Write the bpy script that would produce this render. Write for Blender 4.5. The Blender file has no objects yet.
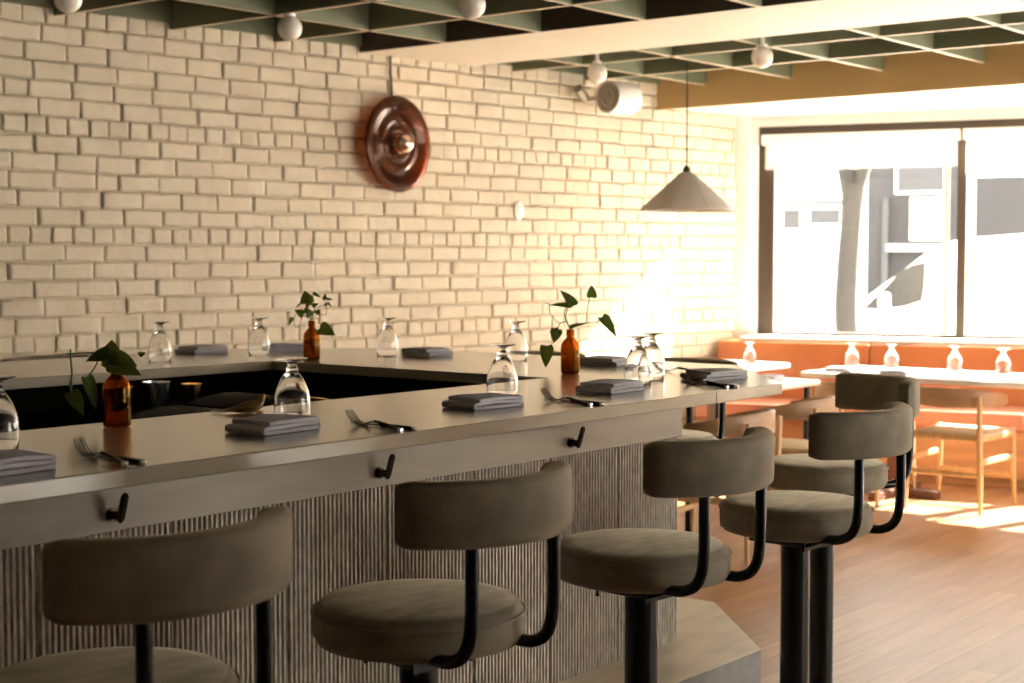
import bpy, bmesh, math, random
from mathutils import Vector, Matrix, noise
random.seed(11)
PI = math.pi
S = bpy.context.scene
COL = S.collection
V = Vector

# ------------------------------------------------------------------ materials
def nodes(name):
    m = bpy.data.materials.new(name); m.use_nodes = True
    nt = m.node_tree
    for n in list(nt.nodes): nt.nodes.remove(n)
    out = nt.nodes.new('ShaderNodeOutputMaterial')
    return m, nt, out

def pmat(name, col, rough=.5, metal=0., spec=.5, sheen=0., var=0., vscale=8., bump=0., bscale=60., coat=0., coat_rough=.05, stretch=None, col2=None, detail=4.):
    m, nt, out = nodes(name)
    p = nt.nodes.new('ShaderNodeBsdfPrincipled')
    nt.links.new(p.outputs[0], out.inputs[0])
    p.inputs['Base Color'].default_value = (*col, 1)
    p.inputs['Roughness'].default_value = rough
    p.inputs['Metallic'].default_value = metal
    p.inputs['Specular IOR Level'].default_value = spec
    p.inputs['Sheen Weight'].default_value = sheen
    if sheen: p.inputs['Sheen Roughness'].default_value = .45; p.inputs['Sheen Tint'].default_value = (*[min(1, c*2.2) for c in col], 1)
    p.inputs['Coat Weight'].default_value = coat; p.inputs['Coat Roughness'].default_value = coat_rough
    tc = nt.nodes.new('ShaderNodeTexCoord')
    src = tc.outputs['Object']
    if stretch:
        mp = nt.nodes.new('ShaderNodeMapping'); mp.inputs['Scale'].default_value = stretch
        nt.links.new(src, mp.inputs[0]); src = mp.outputs[0]
    if var or col2:
        n = nt.nodes.new('ShaderNodeTexNoise'); n.inputs['Scale'].default_value = vscale; n.inputs['Detail'].default_value = detail
        nt.links.new(src, n.inputs['Vector'])
        r = nt.nodes.new('ShaderNodeValToRGB')
        c2 = col2 or tuple(c*(1-var) for c in col); c1 = col if col2 else tuple(min(1, c*(1+var)) for c in col)
        r.color_ramp.elements[0].position = .32; r.color_ramp.elements[0].color = (*c2, 1)
        r.color_ramp.elements[1].position = .68; r.color_ramp.elements[1].color = (*c1, 1)
        nt.links.new(n.outputs['Fac'], r.inputs[0]); nt.links.new(r.outputs[0], p.inputs['Base Color'])
    if bump:
        n2 = nt.nodes.new('ShaderNodeTexNoise'); n2.inputs['Scale'].default_value = bscale; n2.inputs['Detail'].default_value = 5
        nt.links.new(src, n2.inputs['Vector'])
        b = nt.nodes.new('ShaderNodeBump'); b.inputs['Strength'].default_value = bump; b.inputs['Distance'].default_value = .004
        nt.links.new(n2.outputs['Fac'], b.inputs['Height']); nt.links.new(b.outputs[0], p.inputs['Normal'])
    return m

def glassmat(name, col=(1, 1, 1), ior=1.45, rough=0.):
    m, nt, out = nodes(name)
    g = nt.nodes.new('ShaderNodeBsdfGlass'); g.inputs['Color'].default_value = (*col, 1); g.inputs['IOR'].default_value = ior; g.inputs['Roughness'].default_value = rough
    nt.links.new(g.outputs[0], out.inputs[0]); return m

def panemat(name, tint=(1, 1, 1), refl=1.0):
    """thin sheet of glass: clear or tinted transmission with mirror reflection by Fresnel"""
    m, nt, out = nodes(name)
    t = nt.nodes.new('ShaderNodeBsdfTransparent'); t.inputs[0].default_value = (*tint, 1)
    g = nt.nodes.new('ShaderNodeBsdfGlossy'); g.inputs['Roughness'].default_value = .03
    f = nt.nodes.new('ShaderNodeFresnel'); f.inputs[0].default_value = 1.45
    mx = nt.nodes.new('ShaderNodeMixShader')
    ml = nt.nodes.new('ShaderNodeMath'); ml.operation = 'MULTIPLY'; ml.inputs[1].default_value = refl; ml.use_clamp = True
    nt.links.new(f.outputs[0], ml.inputs[0]); nt.links.new(ml.outputs[0], mx.inputs[0])
    nt.links.new(t.outputs[0], mx.inputs[1]); nt.links.new(g.outputs[0], mx.inputs[2]); nt.links.new(mx.outputs[0], out.inputs[0])
    return m

def wood_floor():
    m, nt, out = nodes('oak_planks')
    p = nt.nodes.new('ShaderNodeBsdfPrincipled'); nt.links.new(p.outputs[0], out.inputs[0])
    tc = nt.nodes.new('ShaderNodeTexCoord')
    b = nt.nodes.new('ShaderNodeTexBrick'); b.offset = .37; b.squash = 1
    b.inputs['Scale'].default_value = 1; b.inputs['Brick Width'].default_value = 1.3; b.inputs['Row Height'].default_value = .105
    b.inputs['Mortar Size'].default_value = .0022; b.inputs['Mortar Smooth'].default_value = .3
    b.inputs['Color1'].default_value = (.40, .22, .105, 1); b.inputs['Color2'].default_value = (.29, .152, .072, 1); b.inputs['Mortar'].default_value = (.16, .08, .04, 1)
    nt.links.new(tc.outputs['Object'], b.inputs['Vector'])
    mp = nt.nodes.new('ShaderNodeMapping'); mp.inputs['Scale'].default_value = (1.5, 22, 1)
    nt.links.new(tc.outputs['Object'], mp.inputs[0])
    n = nt.nodes.new('ShaderNodeTexNoise'); n.inputs['Scale'].default_value = 2.2; n.inputs['Detail'].default_value = 6
    nt.links.new(mp.outputs[0], n.inputs['Vector'])
    mx = nt.nodes.new('ShaderNodeMix'); mx.data_type = 'RGBA'; mx.blend_type = 'MULTIPLY'; mx.inputs[0].default_value = .55
    r = nt.nodes.new('ShaderNodeValToRGB'); r.color_ramp.elements[0].position = .3; r.color_ramp.elements[0].color = (.6, .55, .5, 1); r.color_ramp.elements[1].position = .7; r.color_ramp.elements[1].color = (1.15, 1.15, 1.15, 1)
    nt.links.new(n.outputs['Fac'], r.inputs[0]); nt.links.new(b.outputs['Color'], mx.inputs[6]); nt.links.new(r.outputs[0], mx.inputs[7])
    nt.links.new(mx.outputs[2], p.inputs['Base Color'])
    p.inputs['Roughness'].default_value = .38
    bp = nt.nodes.new('ShaderNodeBump'); bp.inputs['Strength'].default_value = .25; bp.inputs['Distance'].default_value = .002; bp.invert = True
    nt.links.new(b.outputs['Fac'], bp.inputs['Height']); nt.links.new(bp.outputs[0], p.inputs['Normal'])
    return m

M = {}
M['brick'] = pmat('painted_brick', (.66, .57, .425), .55, var=.06, vscale=5, bump=1.0, bscale=48)
M['floor'] = wood_floor()
M['green'] = pmat('sage_green_paint', (.17, .19, .115), .6, var=.05)
M['rib'] = pmat('rib_edge_paint', (.62, .50, .36), .55)
M['darkgreen'] = pmat('dark_green_paint', (.05, .055, .032), .7)
M['cream'] = pmat('cream_plaster', (.74, .68, .56), .6, var=.03)
M['brown_fascia'] = pmat('dark_brown_board', (.05, .03, .02), .6)
M['gold'] = pmat('ochre_fascia', (.52, .35, .15), .55)
M['white'] = pmat('white_paint', (.80, .78, .73), .5)
M['plaster'] = pmat('warm_white_plaster', (.72, .66, .56), .7)
M['bronze'] = pmat('bronze_window_frame', (.060, .040, .026), .45, metal=.1)
M['stone'] = pmat('taupe_worktop_stone', (.42, .355, .255), .2, coat=.7, coat_rough=.22, var=.07, vscale=6, bump=.04, bscale=200)
M['apron'] = pmat('taupe_apron_board', (.32, .27, .205), .38, var=.12, vscale=3, stretch=(1, 1, 6), bump=.05)
M['reed'] = pmat('weathered_reeded_panel', (.52, .475, .405), .75, var=.3, vscale=30, stretch=(3, 3, .8), bump=.7, bscale=110)
M['carcass'] = pmat('black_laminate', (.006, .0055, .005), .6, spec=.05)
M['platform'] = pmat('pale_step_board', (.66, .57, .44), .42, var=.12, vscale=5, stretch=(1, 4, 1))
M['platform_face'] = pmat('grey_step_face', (.25, .245, .24), .6, var=.08, vscale=20)
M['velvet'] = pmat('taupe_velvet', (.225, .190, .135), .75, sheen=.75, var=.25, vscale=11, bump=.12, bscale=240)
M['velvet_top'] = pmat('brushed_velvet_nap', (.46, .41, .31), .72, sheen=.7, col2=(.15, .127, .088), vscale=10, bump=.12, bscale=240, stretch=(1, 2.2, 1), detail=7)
M['blackmetal'] = pmat('black_powder_coat', (.006, .006, .006), .25, spec=.3)
M['chrome'] = pmat('polished_steel', (.75, .73, .70), .2, metal=1)
M['darksteel'] = pmat('dark_steel_cutlery', (.13, .12, .105), .28, metal=1)
M['blackhandle'] = pmat('black_handle', (.012, .011, .011), .25)
M['bronzehook'] = pmat('dark_bronze_hook', (.055, .038, .026), .25, metal=.7)
M['napkin'] = pmat('lilac_grey_linen', (.64, .62, .67), .9, var=.05, vscale=60, bump=.4, bscale=500)
M['glass'] = glassmat('clear_glass', (.99, .99, .99), 1.47)
M['amber'] = glassmat('amber_bottle_glass', (.73, .47, .16), 1.45)
M['pane'] = panemat('window_glass')
M['amberdisc'] = None
M['leaf'] = pmat('pothos_leaf', (.075, .145, .022), .35, var=.25, vscale=25)
def leaf_material():
    m, nt, out = nodes('pothos_leaf')
    p = nt.nodes.new('ShaderNodeBsdfPrincipled'); p.inputs['Roughness'].default_value = .38
    n = nt.nodes.new('ShaderNodeTexNoise'); n.inputs['Scale'].default_value = 22
    r = nt.nodes.new('ShaderNodeValToRGB'); r.color_ramp.elements[0].position = .35; r.color_ramp.elements[0].color = (.075, .14, .02, 1); r.color_ramp.elements[1].position = .7; r.color_ramp.elements[1].color = (.17, .25, .04, 1)
    tc = nt.nodes.new('ShaderNodeTexCoord'); nt.links.new(tc.outputs['Object'], n.inputs['Vector']); nt.links.new(n.outputs['Fac'], r.inputs[0]); nt.links.new(r.outputs[0], p.inputs['Base Color'])
    t = nt.nodes.new('ShaderNodeBsdfTranslucent'); t.inputs[0].default_value = (.30, .38, .05, 1)
    a = nt.nodes.new('ShaderNodeMixShader'); a.inputs[0].default_value = .35
    nt.links.new(p.outputs[0], a.inputs[1]); nt.links.new(t.outputs[0], a.inputs[2]); nt.links.new(a.outputs[0], out.inputs[0]); return m
M['leaf'] = leaf_material()
M['stem'] = pmat('green_stem', (.13, .19, .05), .5)
M['stemdark'] = pmat('brown_root', (.05, .03, .015), .6)
M['brass'] = pmat('aged_brass', (.50, .36, .17), .3, metal=1, var=.25, vscale=40, bump=.3, bscale=150)
M['copper'] = pmat('copper', (.80, .42, .26), .2, metal=1)
M['rosechrome'] = pmat('copper_tinted_mirror', (.92, .70, .58), .08, metal=1)
M['goldcup'] = pmat('gold_plated_metal', (.85, .55, .20), .2, metal=1)
M['opal'] = pmat('opal_glass', (.80, .74, .66), .18, spec=.6, coat=.4)
M['shade'] = pmat('grey_linen_shade', (.46, .42, .38), .8, var=.05, vscale=60, bump=.2, bscale=400)
M['cord'] = pmat('black_cord', (.03, .025, .02), .6)
M['drumwhite'] = pmat('white_enamel', (.82, .80, .76), .35)
M['drumgrey'] = pmat('grey_grille', (.42, .37, .30), .5, metal=.3)
M['leather'] = pmat('orange_tan_leather', (.44, .135, .04), .45, var=.08, vscale=4, bump=.1, bscale=150)
M['leatherseat'] = pmat('rose_leather', (.50, .21, .13), .45, var=.06, vscale=4)
M['benchwood'] = pmat('bench_plinth_wood', (.50, .25, .11), .5, var=.15, vscale=3, stretch=(1, 1, 8))
M['oak'] = pmat('light_oak', (.56, .36, .17), .42, var=.14, vscale=6, stretch=(6, 6, 1))
M['walnut'] = pmat('brown_bentwood', (.36, .22, .115), .42, var=.15, vscale=6, stretch=(1, 1, 6))
M['cordseat'] = pmat('woven_paper_cord', (.56, .45, .29), .85, bump=.8, bscale=160)
M['tabletop'] = pmat('white_laminate_top', (.82, .79, .73), .35)
M['darkred'] = pmat('dark_red_brown_wood', (.13, .055, .035), .45)
M['asphalt'] = pmat('pale_pavement', (.34, .33, .32), .85, var=.1, vscale=2)
M['vanwhite'] = pmat('white_van_paint', (.85, .85, .85), .3, coat=.5)
M['vanglass'] = pmat('dark_van_glass', (.015, .016, .018), .15)
M['tyre'] = pmat('black_tyre', (.02, .02, .02), .8)
M['bark'] = pmat('grey_bark', (.009, .0075, .006), .9, var=.3, vscale=7, stretch=(3, 3, .7), bump=.8, bscale=25)
M['bldgwhite'] = pmat('white_render', (.80, .79, .77), .8)
M['bldggrey'] = pmat('dark_grey_cladding', (.026, .0255, .028), .7, var=.3, vscale=1.2, stretch=(1, 1, .15))
M['bldgwin'] = pmat('grey_window_glass', (.045, .045, .05), .2)
def blind_material():
    m, nt, out = nodes('white_blind_fabric')
    d = nt.nodes.new('ShaderNodeBsdfDiffuse'); d.inputs[0].default_value = (.82, .79, .74, 1)
    t = nt.nodes.new('ShaderNodeBsdfTranslucent'); t.inputs[0].default_value = (.82, .78, .70, 1)
    a = nt.nodes.new('ShaderNodeMixShader'); a.inputs[0].default_value = .4
    nt.links.new(d.outputs[0], a.inputs[1]); nt.links.new(t.outputs[0], a.inputs[2]); nt.links.new(a.outputs[0], out.inputs[0]); return m
M['blind'] = blind_material()
def amber_disc_material():
    m, nt, out = nodes('amber_disc_glass')
    t = nt.nodes.new('ShaderNodeBsdfTransparent'); t.inputs[0].default_value = (.62, .22, .05, 1)
    g = nt.nodes.new('ShaderNodeBsdfGlossy'); g.inputs['Roughness'].default_value = .06; g.inputs[0].default_value = (.80, .66, .56, 1)
    d = nt.nodes.new('ShaderNodeBsdfDiffuse'); d.inputs[0].default_value = (.075, .022, .008, 1)
    f = nt.nodes.new('ShaderNodeFresnel'); f.inputs[0].default_value = 1.4
    a = nt.nodes.new('ShaderNodeMixShader'); a.inputs[0].default_value = .4
    b = nt.nodes.new('ShaderNodeMixShader')
    nt.links.new(t.outputs[0], a.inputs[1]); nt.links.new(d.outputs[0], a.inputs[2])
    nt.links.new(f.outputs[0], b.inputs[0]); nt.links.new(a.outputs[0], b.inputs[1]); nt.links.new(g.outputs[0], b.inputs[2])
    nt.links.new(b.outputs[0], out.inputs[0]); return m
M['amberdisc'] = amber_disc_material()

# ------------------------------------------------------------------ mesh helpers
def lk(o, parent=None):
    COL.objects.link(o)
    if parent: o.parent = parent
    return o

def obj(name, bm, mat, parent=None, smooth=True, loc=None, angle=40):
    me = bpy.data.meshes.new(name)
    bmesh.ops.recalc_face_normals(bm, faces=bm.faces)
    bm.to_mesh(me); bm.free()
    for m in (mat if isinstance(mat, (list, tuple)) else [mat]): me.materials.append(m)
    if smooth:
        me.polygons.foreach_set('use_smooth', [True]*len(me.polygons))
        me.set_sharp_from_angle(angle=math.radians(angle))
    o = bpy.data.objects.new(name, me)
    if loc is not None: o.location = loc
    return lk(o, parent)

def thing(name, label, cat, loc=(0, 0, 0), rotz=0, group=None):
    o = bpy.data.objects.new(name, None); o.empty_display_size = .1
    o.location = loc; o.rotation_euler = (0, 0, rotz)
    return tag(lk(o), label, cat, group)

def tag(o, label, cat, group=None):
    o['label'] = label; o['category'] = cat
    if group: o['group'] = group
    return o

def struct(o): o['kind'] = 'structure'; return o

def copytree(root, loc=None, rotz=None, label=None, cat=None, group=None):
    r = root.copy(); COL.objects.link(r)
    for ch in list(root.children):
        c = ch.copy(); COL.objects.link(c); c.parent = r
        for g in ch.children:
            d = g.copy(); COL.objects.link(d); d.parent = c
    if loc is not None: r.location = loc
    if rotz is not None: r.rotation_euler = (0, 0, rotz)
    if label: r['label'] = label
    if group: r['group'] = group
    return r

def BM(): return bmesh.new()

def box(bm, x0, x1, y0, y1, z0, z1, bev=0, seg=2, mi=0, mat=None):
    vs = [bm.verts.new(p) for p in ((x0, y0, z0), (x1, y0, z0), (x1, y1, z0), (x0, y1, z0), (x0, y0, z1), (x1, y0, z1), (x1, y1, z1), (x0, y1, z1))]
    fs = [bm.faces.new([vs[i] for i in q]) for q in ((0, 3, 2, 1), (4, 5, 6, 7), (0, 1, 5, 4), (1, 2, 6, 5), (2, 3, 7, 6), (3, 0, 4, 7))]
    for f in fs: f.material_index = mi
    if bev:
        es = list({e for f in fs for e in f.edges})
        r = bmesh.ops.bevel(bm, geom=es, offset=bev, segments=seg, profile=.5, affect='EDGES')
        vs = list({v for f in r['faces'] for v in f.verts} | {v for v in vs if v.is_valid})
    if mat: bmesh.ops.transform(bm, matrix=mat, verts=[v for v in vs if v.is_valid])
    return vs

def prism(bm, pts, z0, z1, bev=0, mi=0, seg=2):
    """pts: CCW outline in xy, extruded in z"""
    lo = [bm.verts.new((p[0], p[1], z0)) for p in pts]; hi = [bm.verts.new((p[0], p[1], z1)) for p in pts]
    n = len(pts); fs = [bm.faces.new(lo[::-1]), bm.faces.new(hi)]
    for i in range(n): fs.append(bm.faces.new((lo[i], lo[(i+1) % n], hi[(i+1) % n], hi[i])))
    for f in fs: f.material_index = mi
    if bev:
        bmesh.ops.bevel(bm, geom=list({e for f in fs for e in f.edges}), offset=bev, segments=seg, profile=.5, affect='EDGES')

def prism_xz(bm, pts, y0, y1, bev=0):
    """outline in xz, extruded along y"""
    lo = [bm.verts.new((p[0], y0, p[1])) for p in pts]; hi = [bm.verts.new((p[0], y1, p[1])) for p in pts]
    n = len(pts); fs = [bm.faces.new(lo), bm.faces.new(hi[::-1])]
    for i in range(n): fs.append(bm.faces.new((lo[i], hi[i], hi[(i+1) % n], lo[(i+1) % n])))
    if bev: bmesh.ops.bevel(bm, geom=list({e for f in fs for e in f.edges}), offset=bev, segments=2, profile=.5, affect='EDGES')

def lathe(bm, prof, n=40, c=(0, 0, 0), closed=False, mat=None, mi=0):
    """prof: (r,z) from bottom to top; r=0 makes a pole"""
    rings = []
    for r, z in prof:
        if r < 1e-6: rings.append([bm.verts.new((c[0], c[1], c[2]+z))])
        else: rings.append([bm.verts.new((c[0]+r*math.cos(2*PI*i/n), c[1]+r*math.sin(2*PI*i/n), c[2]+z)) for i in range(n)])
    seq = list(zip(rings, rings[1:]))
    if closed: seq.append((rings[-1], rings[0]))
    for a, b in seq:
        for i in range(n):
            j = (i+1) % n
            if len(a) == 1 and len(b) == 1: continue
            if len(a) == 1: f = bm.faces.new((a[0], b[j], b[i]))
            elif len(b) == 1: f = bm.faces.new((a[i], a[j], b[0]))
            else: f = bm.faces.new((a[i], a[j], b[j], b[i]))
            f.material_index = mi
    vs = [v for r in rings for v in r]
    if mat: bmesh.ops.transform(bm, matrix=mat, verts=vs)
    return vs

def catmull(pts, k=6):
    P = [V(p) for p in pts]; out = []
    for i in range(len(P)-1):
        p0 = P[max(i-1, 0)]; p1 = P[i]; p2 = P[i+1]; p3 = P[min(i+2, len(P)-1)]
        for s in range(k):
            t = s/k
            out.append(.5*((2*p1)+(p2-p0)*t+(2*p0-5*p1+4*p2-p3)*t*t+(3*p1-p0-3*p2+p3)*t**3))
    out.append(P[-1]); return out

def tube(bm, pts, r, n=10, k=0, flat=1., upv=None):
    """tube through pts; r a number or one per point"""
    if k:
        if isinstance(r, (list, tuple)):
            r = [r[min(int(i/k), len(r)-1)]*(1-(i/k-int(i/k)))+r[min(int(i/k)+1, len(r)-1)]*(i/k-int(i/k)) for i in range((len(pts)-1)*k+1)]
        pts = catmull(pts, k)
    pts = [V(p) for p in pts]; rings = []
    prev = None
    for i, p in enumerate(pts):
        t = (pts[min(i+1, len(pts)-1)]-pts[max(i-1, 0)]).normalized()
        if prev is None:
            u = V(upv) if upv else (V((0, 0, 1)) if abs(t.z) < .9 else V((1, 0, 0)))
        else: u = prev
        u = (u-t*u.dot(t)).normalized(); prev = u
        w = t.cross(u); rr = r[i] if isinstance(r, (list, tuple)) else r
        rings.append([bm.verts.new(p+(u*math.sin(2*PI*j/n)*flat+w*math.cos(2*PI*j/n))*rr) for j in range(n)])
    for a, b in zip(rings, rings[1:]):
        for j in range(n): bm.faces.new((a[j], a[(j+1) % n], b[(j+1) % n], b[j]))
    bm.faces.new(rings[0][::-1]); bm.faces.new(rings[-1])

def sweep(bm, path, sect):
    """path: list of (origin, right, up); sect: closed list of (a,b) or a function of i"""
    rings = []
    for i, (o, rv, uv) in enumerate(path):
        s = sect(i) if callable(sect) else sect
        rings.append([bm.verts.new(V(o)+V(rv)*a+V(uv)*b) for a, b in s])
    n = len(rings[0])
    for a, b in zip(rings, rings[1:]):
        for j in range(n): bm.faces.new((a[j], a[(j+1) % n], b[(j+1) % n], b[j]))
    bm.faces.new(rings[0][::-1]); bm.faces.new(rings[-1])

def rrect(w, h, r, k=4):
    out = []
    for cx, cy, a0 in ((w/2-r, h/2-r, 0), (-w/2+r, h/2-r, PI/2), (-w/2+r, -h/2+r, PI), (w/2-r, -h/2+r, 1.5*PI)):
        for i in range(k+1):
            a = a0+PI/2*i/k; out.append((cx+r*math.cos(a), cy+r*math.sin(a)))
    return out

# ------------------------------------------------------------------ frames
BW0 = V((4.378, 6.249, 0)); BWD = V((5.318, -.528, 0)).normalized()          # brick wall line
BWN = V((BWD.y, -BWD.x, 0))                                                   # into the room
def bw(s, out, z): p = BW0+BWD*s+BWN*out; return V((p.x, p.y, z))
WW0 = V((9.80, 5.79, 0)); WWU = V((.265, -.9642, 0)).normalized(); WWN = V((-.9642, -.265, 0)).normalized()
def ww(s, t, z): p = WW0+WWU*s+WWN*t; return V((p.x, p.y, z))
WWM = Matrix(((WWU.x, WWN.x, 0, WW0.x), (WWU.y, WWN.y, 0, WW0.y), (0, 0, 1, 0), (0, 0, 0, 1)))   # local (s,t,z) -> world
ZC = 2.571; ZT = 2.74
XB, YR = -2.6, -2.4

# ------------------------------------------------------------------ room shell
PLAN = [(XB-.2, YR-.2), (12.15, YR-.2), (9.86, 5.83), (9.86, 7.4), (XB-.2, 7.4)]
bm = BM(); prism(bm, PLAN, -.12, 0); struct(obj('floor', bm, M['floor'], smooth=False))
bm = BM(); prism(bm, PLAN, ZT, 3.0); ceil = struct(obj('ceiling', bm, M['darkgreen'], smooth=False))
def rib(x0, x1, y0, y1):
    bm = BM(); box(bm, x0, x1, y0, y1, ZC, ZT)
    for f in bm.faces: f.material_index = 1 if f.calc_center_median().z < ZC+.01 else 0
    return obj('rib', bm, [M['green'], M['rib']], ceil, smooth=False)
W2 = .014
ys = [5.435-.629*i for i in range(16)]
xs_near = [5.638-.629*i for i in range(13)]
for y in ys:
    rib(XB, 6.208, y-W2, y+W2); rib(7.06, 8.795, y-W2, y+W2)
for x in xs_near+[7.43, 8.09]:
    rib(x-W2, x+W2, YR, 6.98-.0993*(x+2.6))
bm = BM(); box(bm, 6.208, 7.06, YR, 6.10, ZC, ZT)
for f in bm.faces: f.material_index = 1 if f.calc_center_median().x < 6.22 else 0
struct(obj('ceiling_beam', bm, [M['cream'], M['brown_fascia']], smooth=False))
bm = BM(); box(bm, 8.795, 8.83, YR, 5.84, 2.432, ZT); struct(obj('trim_1', bm, M['gold'], smooth=False))
bm = BM(); prism(bm, [(8.83, YR), (12.0, YR), (9.80, 5.70), (9.80, 5.78), (8.83, 5.83)], 2.445, ZT); struct(obj('ceiling_soffit', bm, M['white'], smooth=False))

bm = BM()
vs = [bm.verts.new(bw(q, o, z)) for z in (2.605, ZT) for q, o in ((-7.1, .004), (5.25, .004), (5.25, .028), (-7.1, .028))]
for q in ((0, 1, 2, 3), (7, 6, 5, 4), (0, 4, 5, 1), (1, 5, 6, 2), (2, 6, 7, 3), (3, 7, 4, 0)): bm.faces.new([vs[i] for i in q])
struct(obj('trim_4', bm, M['green'], smooth=False))
# painted brick wall: one mesh, courses with a header row every sixth course
def brick_wall():
    bm = BM(); course = .0853; L = .221; j = .0075
    s0, s1 = -7.2, 5.33
    # mortar bed behind the bricks
    vs = [bm.verts.new(bw(s, o, z)) for z in (0, 2.8) for s, o in ((s0, -.0105), (s1, -.0105), (s1, -.2), (s0, -.2))]
    for q in ((0, 1, 5, 4), (1, 2, 6, 5), (2, 3, 7, 6), (3, 0, 4, 7), (4, 5, 6, 7)): bm.faces.new([vs[i] for i in q])
    k0 = round((2.06-.0426)/course)        # header course index whose centre sits at 2.06
    zoff = 2.06-course*(k0+.5)
    rnd = random.Random(5)
    n_c = int(2.8/course)+1
    for c in range(-1, n_c):
        zc = zoff+course*c
        if zc+course < .02 or zc+course > 2.82: continue
        head = (c-k0) % 6 == 0
        ln = L/2 if head else L
        s = s0+(.25*L if head else (0 if c % 2 else .5*L))+rnd.uniform(-.012, .012)
        lo_vis = zc < .8 or s0 > 9
        while s < s1-.03:
            w = ln+rnd.uniform(-.007, .007)*(1 if not head else .6)
            if not head and rnd.random() < .04: w *= .55
            e = min(s+w, s1)
            vis = (s > -1.2)
            nx = (8 if head else 14) if vis else 3
            nz = 7 if vis else 3
            gl, gr, gb, gt = [j/2*(rnd.uniform(.1, 1.1) if rnd.random() < .75 else rnd.uniform(1.1, 1.9)) for _ in range(4)]
            a0, a1, b0, b1 = s+gl, e-gr, zc+gb, zc+course-gt
            pro = rnd.uniform(-.003, .005); tx = rnd.uniform(-.003, .003); tz = rnd.uniform(-.004, .002)
            eu = .0035/max(a1-a0, .02)
            us = [0, eu]+[i/(nx-1) for i in range(1, nx-1)]+[1-eu, 1]
            vsn = [0, .045]+[i/(nz-1) for i in range(1, nz-1)]+[.955, 1]
            grid = []
            for iv, v in enumerate(vsn):
                row = []
                for iu, u in enumerate(us):
                    ss = a0+(a1-a0)*u; zz = b0+(b1-b0)*v
                    edge = iu in (0, len(us)-1) or iv in (0, len(vsn)-1)
                    q = V((ss*9, zz*9, 3.1))
                    ew = 1.7 if edge else .7
                    ss += noise.noise(q*2.1)*.003+noise.noise(q*8)*.0034*ew; zz += noise.noise(q*2.3+V((9, 2, 0)))*.003+noise.noise(q*8+V((3, 1, 0)))*.0034*ew
                    o = pro+tx*(u-.5)+tz*(v-.5)+noise.noise(q*1.3+V((0, 7, 4)))*.002+noise.noise(q*5)*.0022+noise.noise(q*12)*.0012
                    if edge: o -= .012+noise.noise(q*4+V((1, 8, 2)))*.006
                    zz = min(max(zz, 0), 2.8)
                    row.append(bm.verts.new(bw(ss, o+.004, zz)))
                grid.append(row)
            for iv in range(len(vsn)-1):
                for iu in range(len(us)-1):
                    bm.faces.new((grid[iv][iu], grid[iv][iu+1], grid[iv+1][iu+1], grid[iv+1][iu]))
            s = e
    me = bpy.data.meshes.new('wall_left'); bm.to_mesh(me); bm.free(); me.materials.append(M['brick'])
    me.polygons.foreach_set('use_smooth', [True]*len(me.polygons))
    o = bpy.data.objects.new('wall_left', me); return struct(lk(o))
brick_wall()

# window wall: pieces around the openings, in the wall's own frame
def wbox(name, s0, s1, t0, t1, z0, z1, mat, bev=0, parent=None):
    bm = BM(); box(bm, s0, s1, t0, t1, z0, z1, bev); bmesh.ops.transform(bm, matrix=WWM, verts=bm.verts)
    return obj(name, bm, mat, parent, smooth=bool(bev))
SE = 8.35
bays = [(.23, 1.56)]; s = 1.62
while s < SE-1.5: bays.append((s, s+1.46)); s += 1.52
bm = BM()
box(bm, -.25, SE, -.16, 0, -.12, .88); box(bm, -.25, SE, -.16, 0, 2.375, 3.0); box(bm, -.25, .17, -.16, 0, .88, 2.375); box(bm, bays[-1][1]+.05, SE, -.16, 0, .88, 2.375)
bmesh.ops.transform(bm, matrix=WWM, verts=bm.verts); struct(obj('wall_window', bm, M['white'], smooth=False))
struct(wbox('trim_2', -.01, .13, 0, .05, 0, 2.445, M['white'], .006))
ledge = struct(wbox('trim_3', .14, 8.0, 0, .36, .862, .885, M['white'], .004))
for i, (a, b) in enumerate(bays):
    bm = BM()
    f = .055
    box(bm, a-.06, b+.0, -.12, -.02, 2.315, 2.375); box(bm, a-.06, b, -.12, -.02, .88, .905)
    box(bm, a-.06, a+(f if i == 0 else 0), -.12, -.02, .905, 2.315)
    if i == len(bays)-1: box(bm, b, b+.05, -.12, -.02, .88, 2.375)
    bmesh.ops.transform(bm, matrix=WWM, verts=bm.verts)
    w = struct(obj('window_%d' % (i+1), bm, M['bronze'], smooth=False))
    wbox('pane', a+(f if i == 0 else 0), b, -.075, -.069, .905, 2.315, M['pane'], parent=w)
    lab = ['white roller blind half drawn over the window beside the brick wall', 'white roller blind on the window right of the dark mullion'][i] if i < 2 else 'white roller blind on window bay %d along from the brick wall' % (i+1)
    bt = thing('roller_blind', lab, 'blind', ww((a+b)/2, .0, 2.32), 0, 'roller blinds on the front windows')
    zb = [2.09, 2.02, 2.09][min(i, 2)]
    ga = .13 if i == 2 else 0
    for nm, args in (('headrail', (a-.02, b+.02, 0.002, .075, 2.24, 2.312)), ('fabric', (a+ga, b, .025, .029, zb, 2.25)), ('bottom_bar', (a+ga, b, .018, .036, zb-.022, zb+.004))):
        bm = BM(); box(bm, *args, .003 if nm != 'fabric' else 0); bmesh.ops.transform(bm, matrix=Matrix.Translation(-bt.location) @ WWM, verts=bm.verts)
        obj(nm, bm, M['white'] if nm != 'fabric' else M['blind'], bt, smooth=False)

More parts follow.
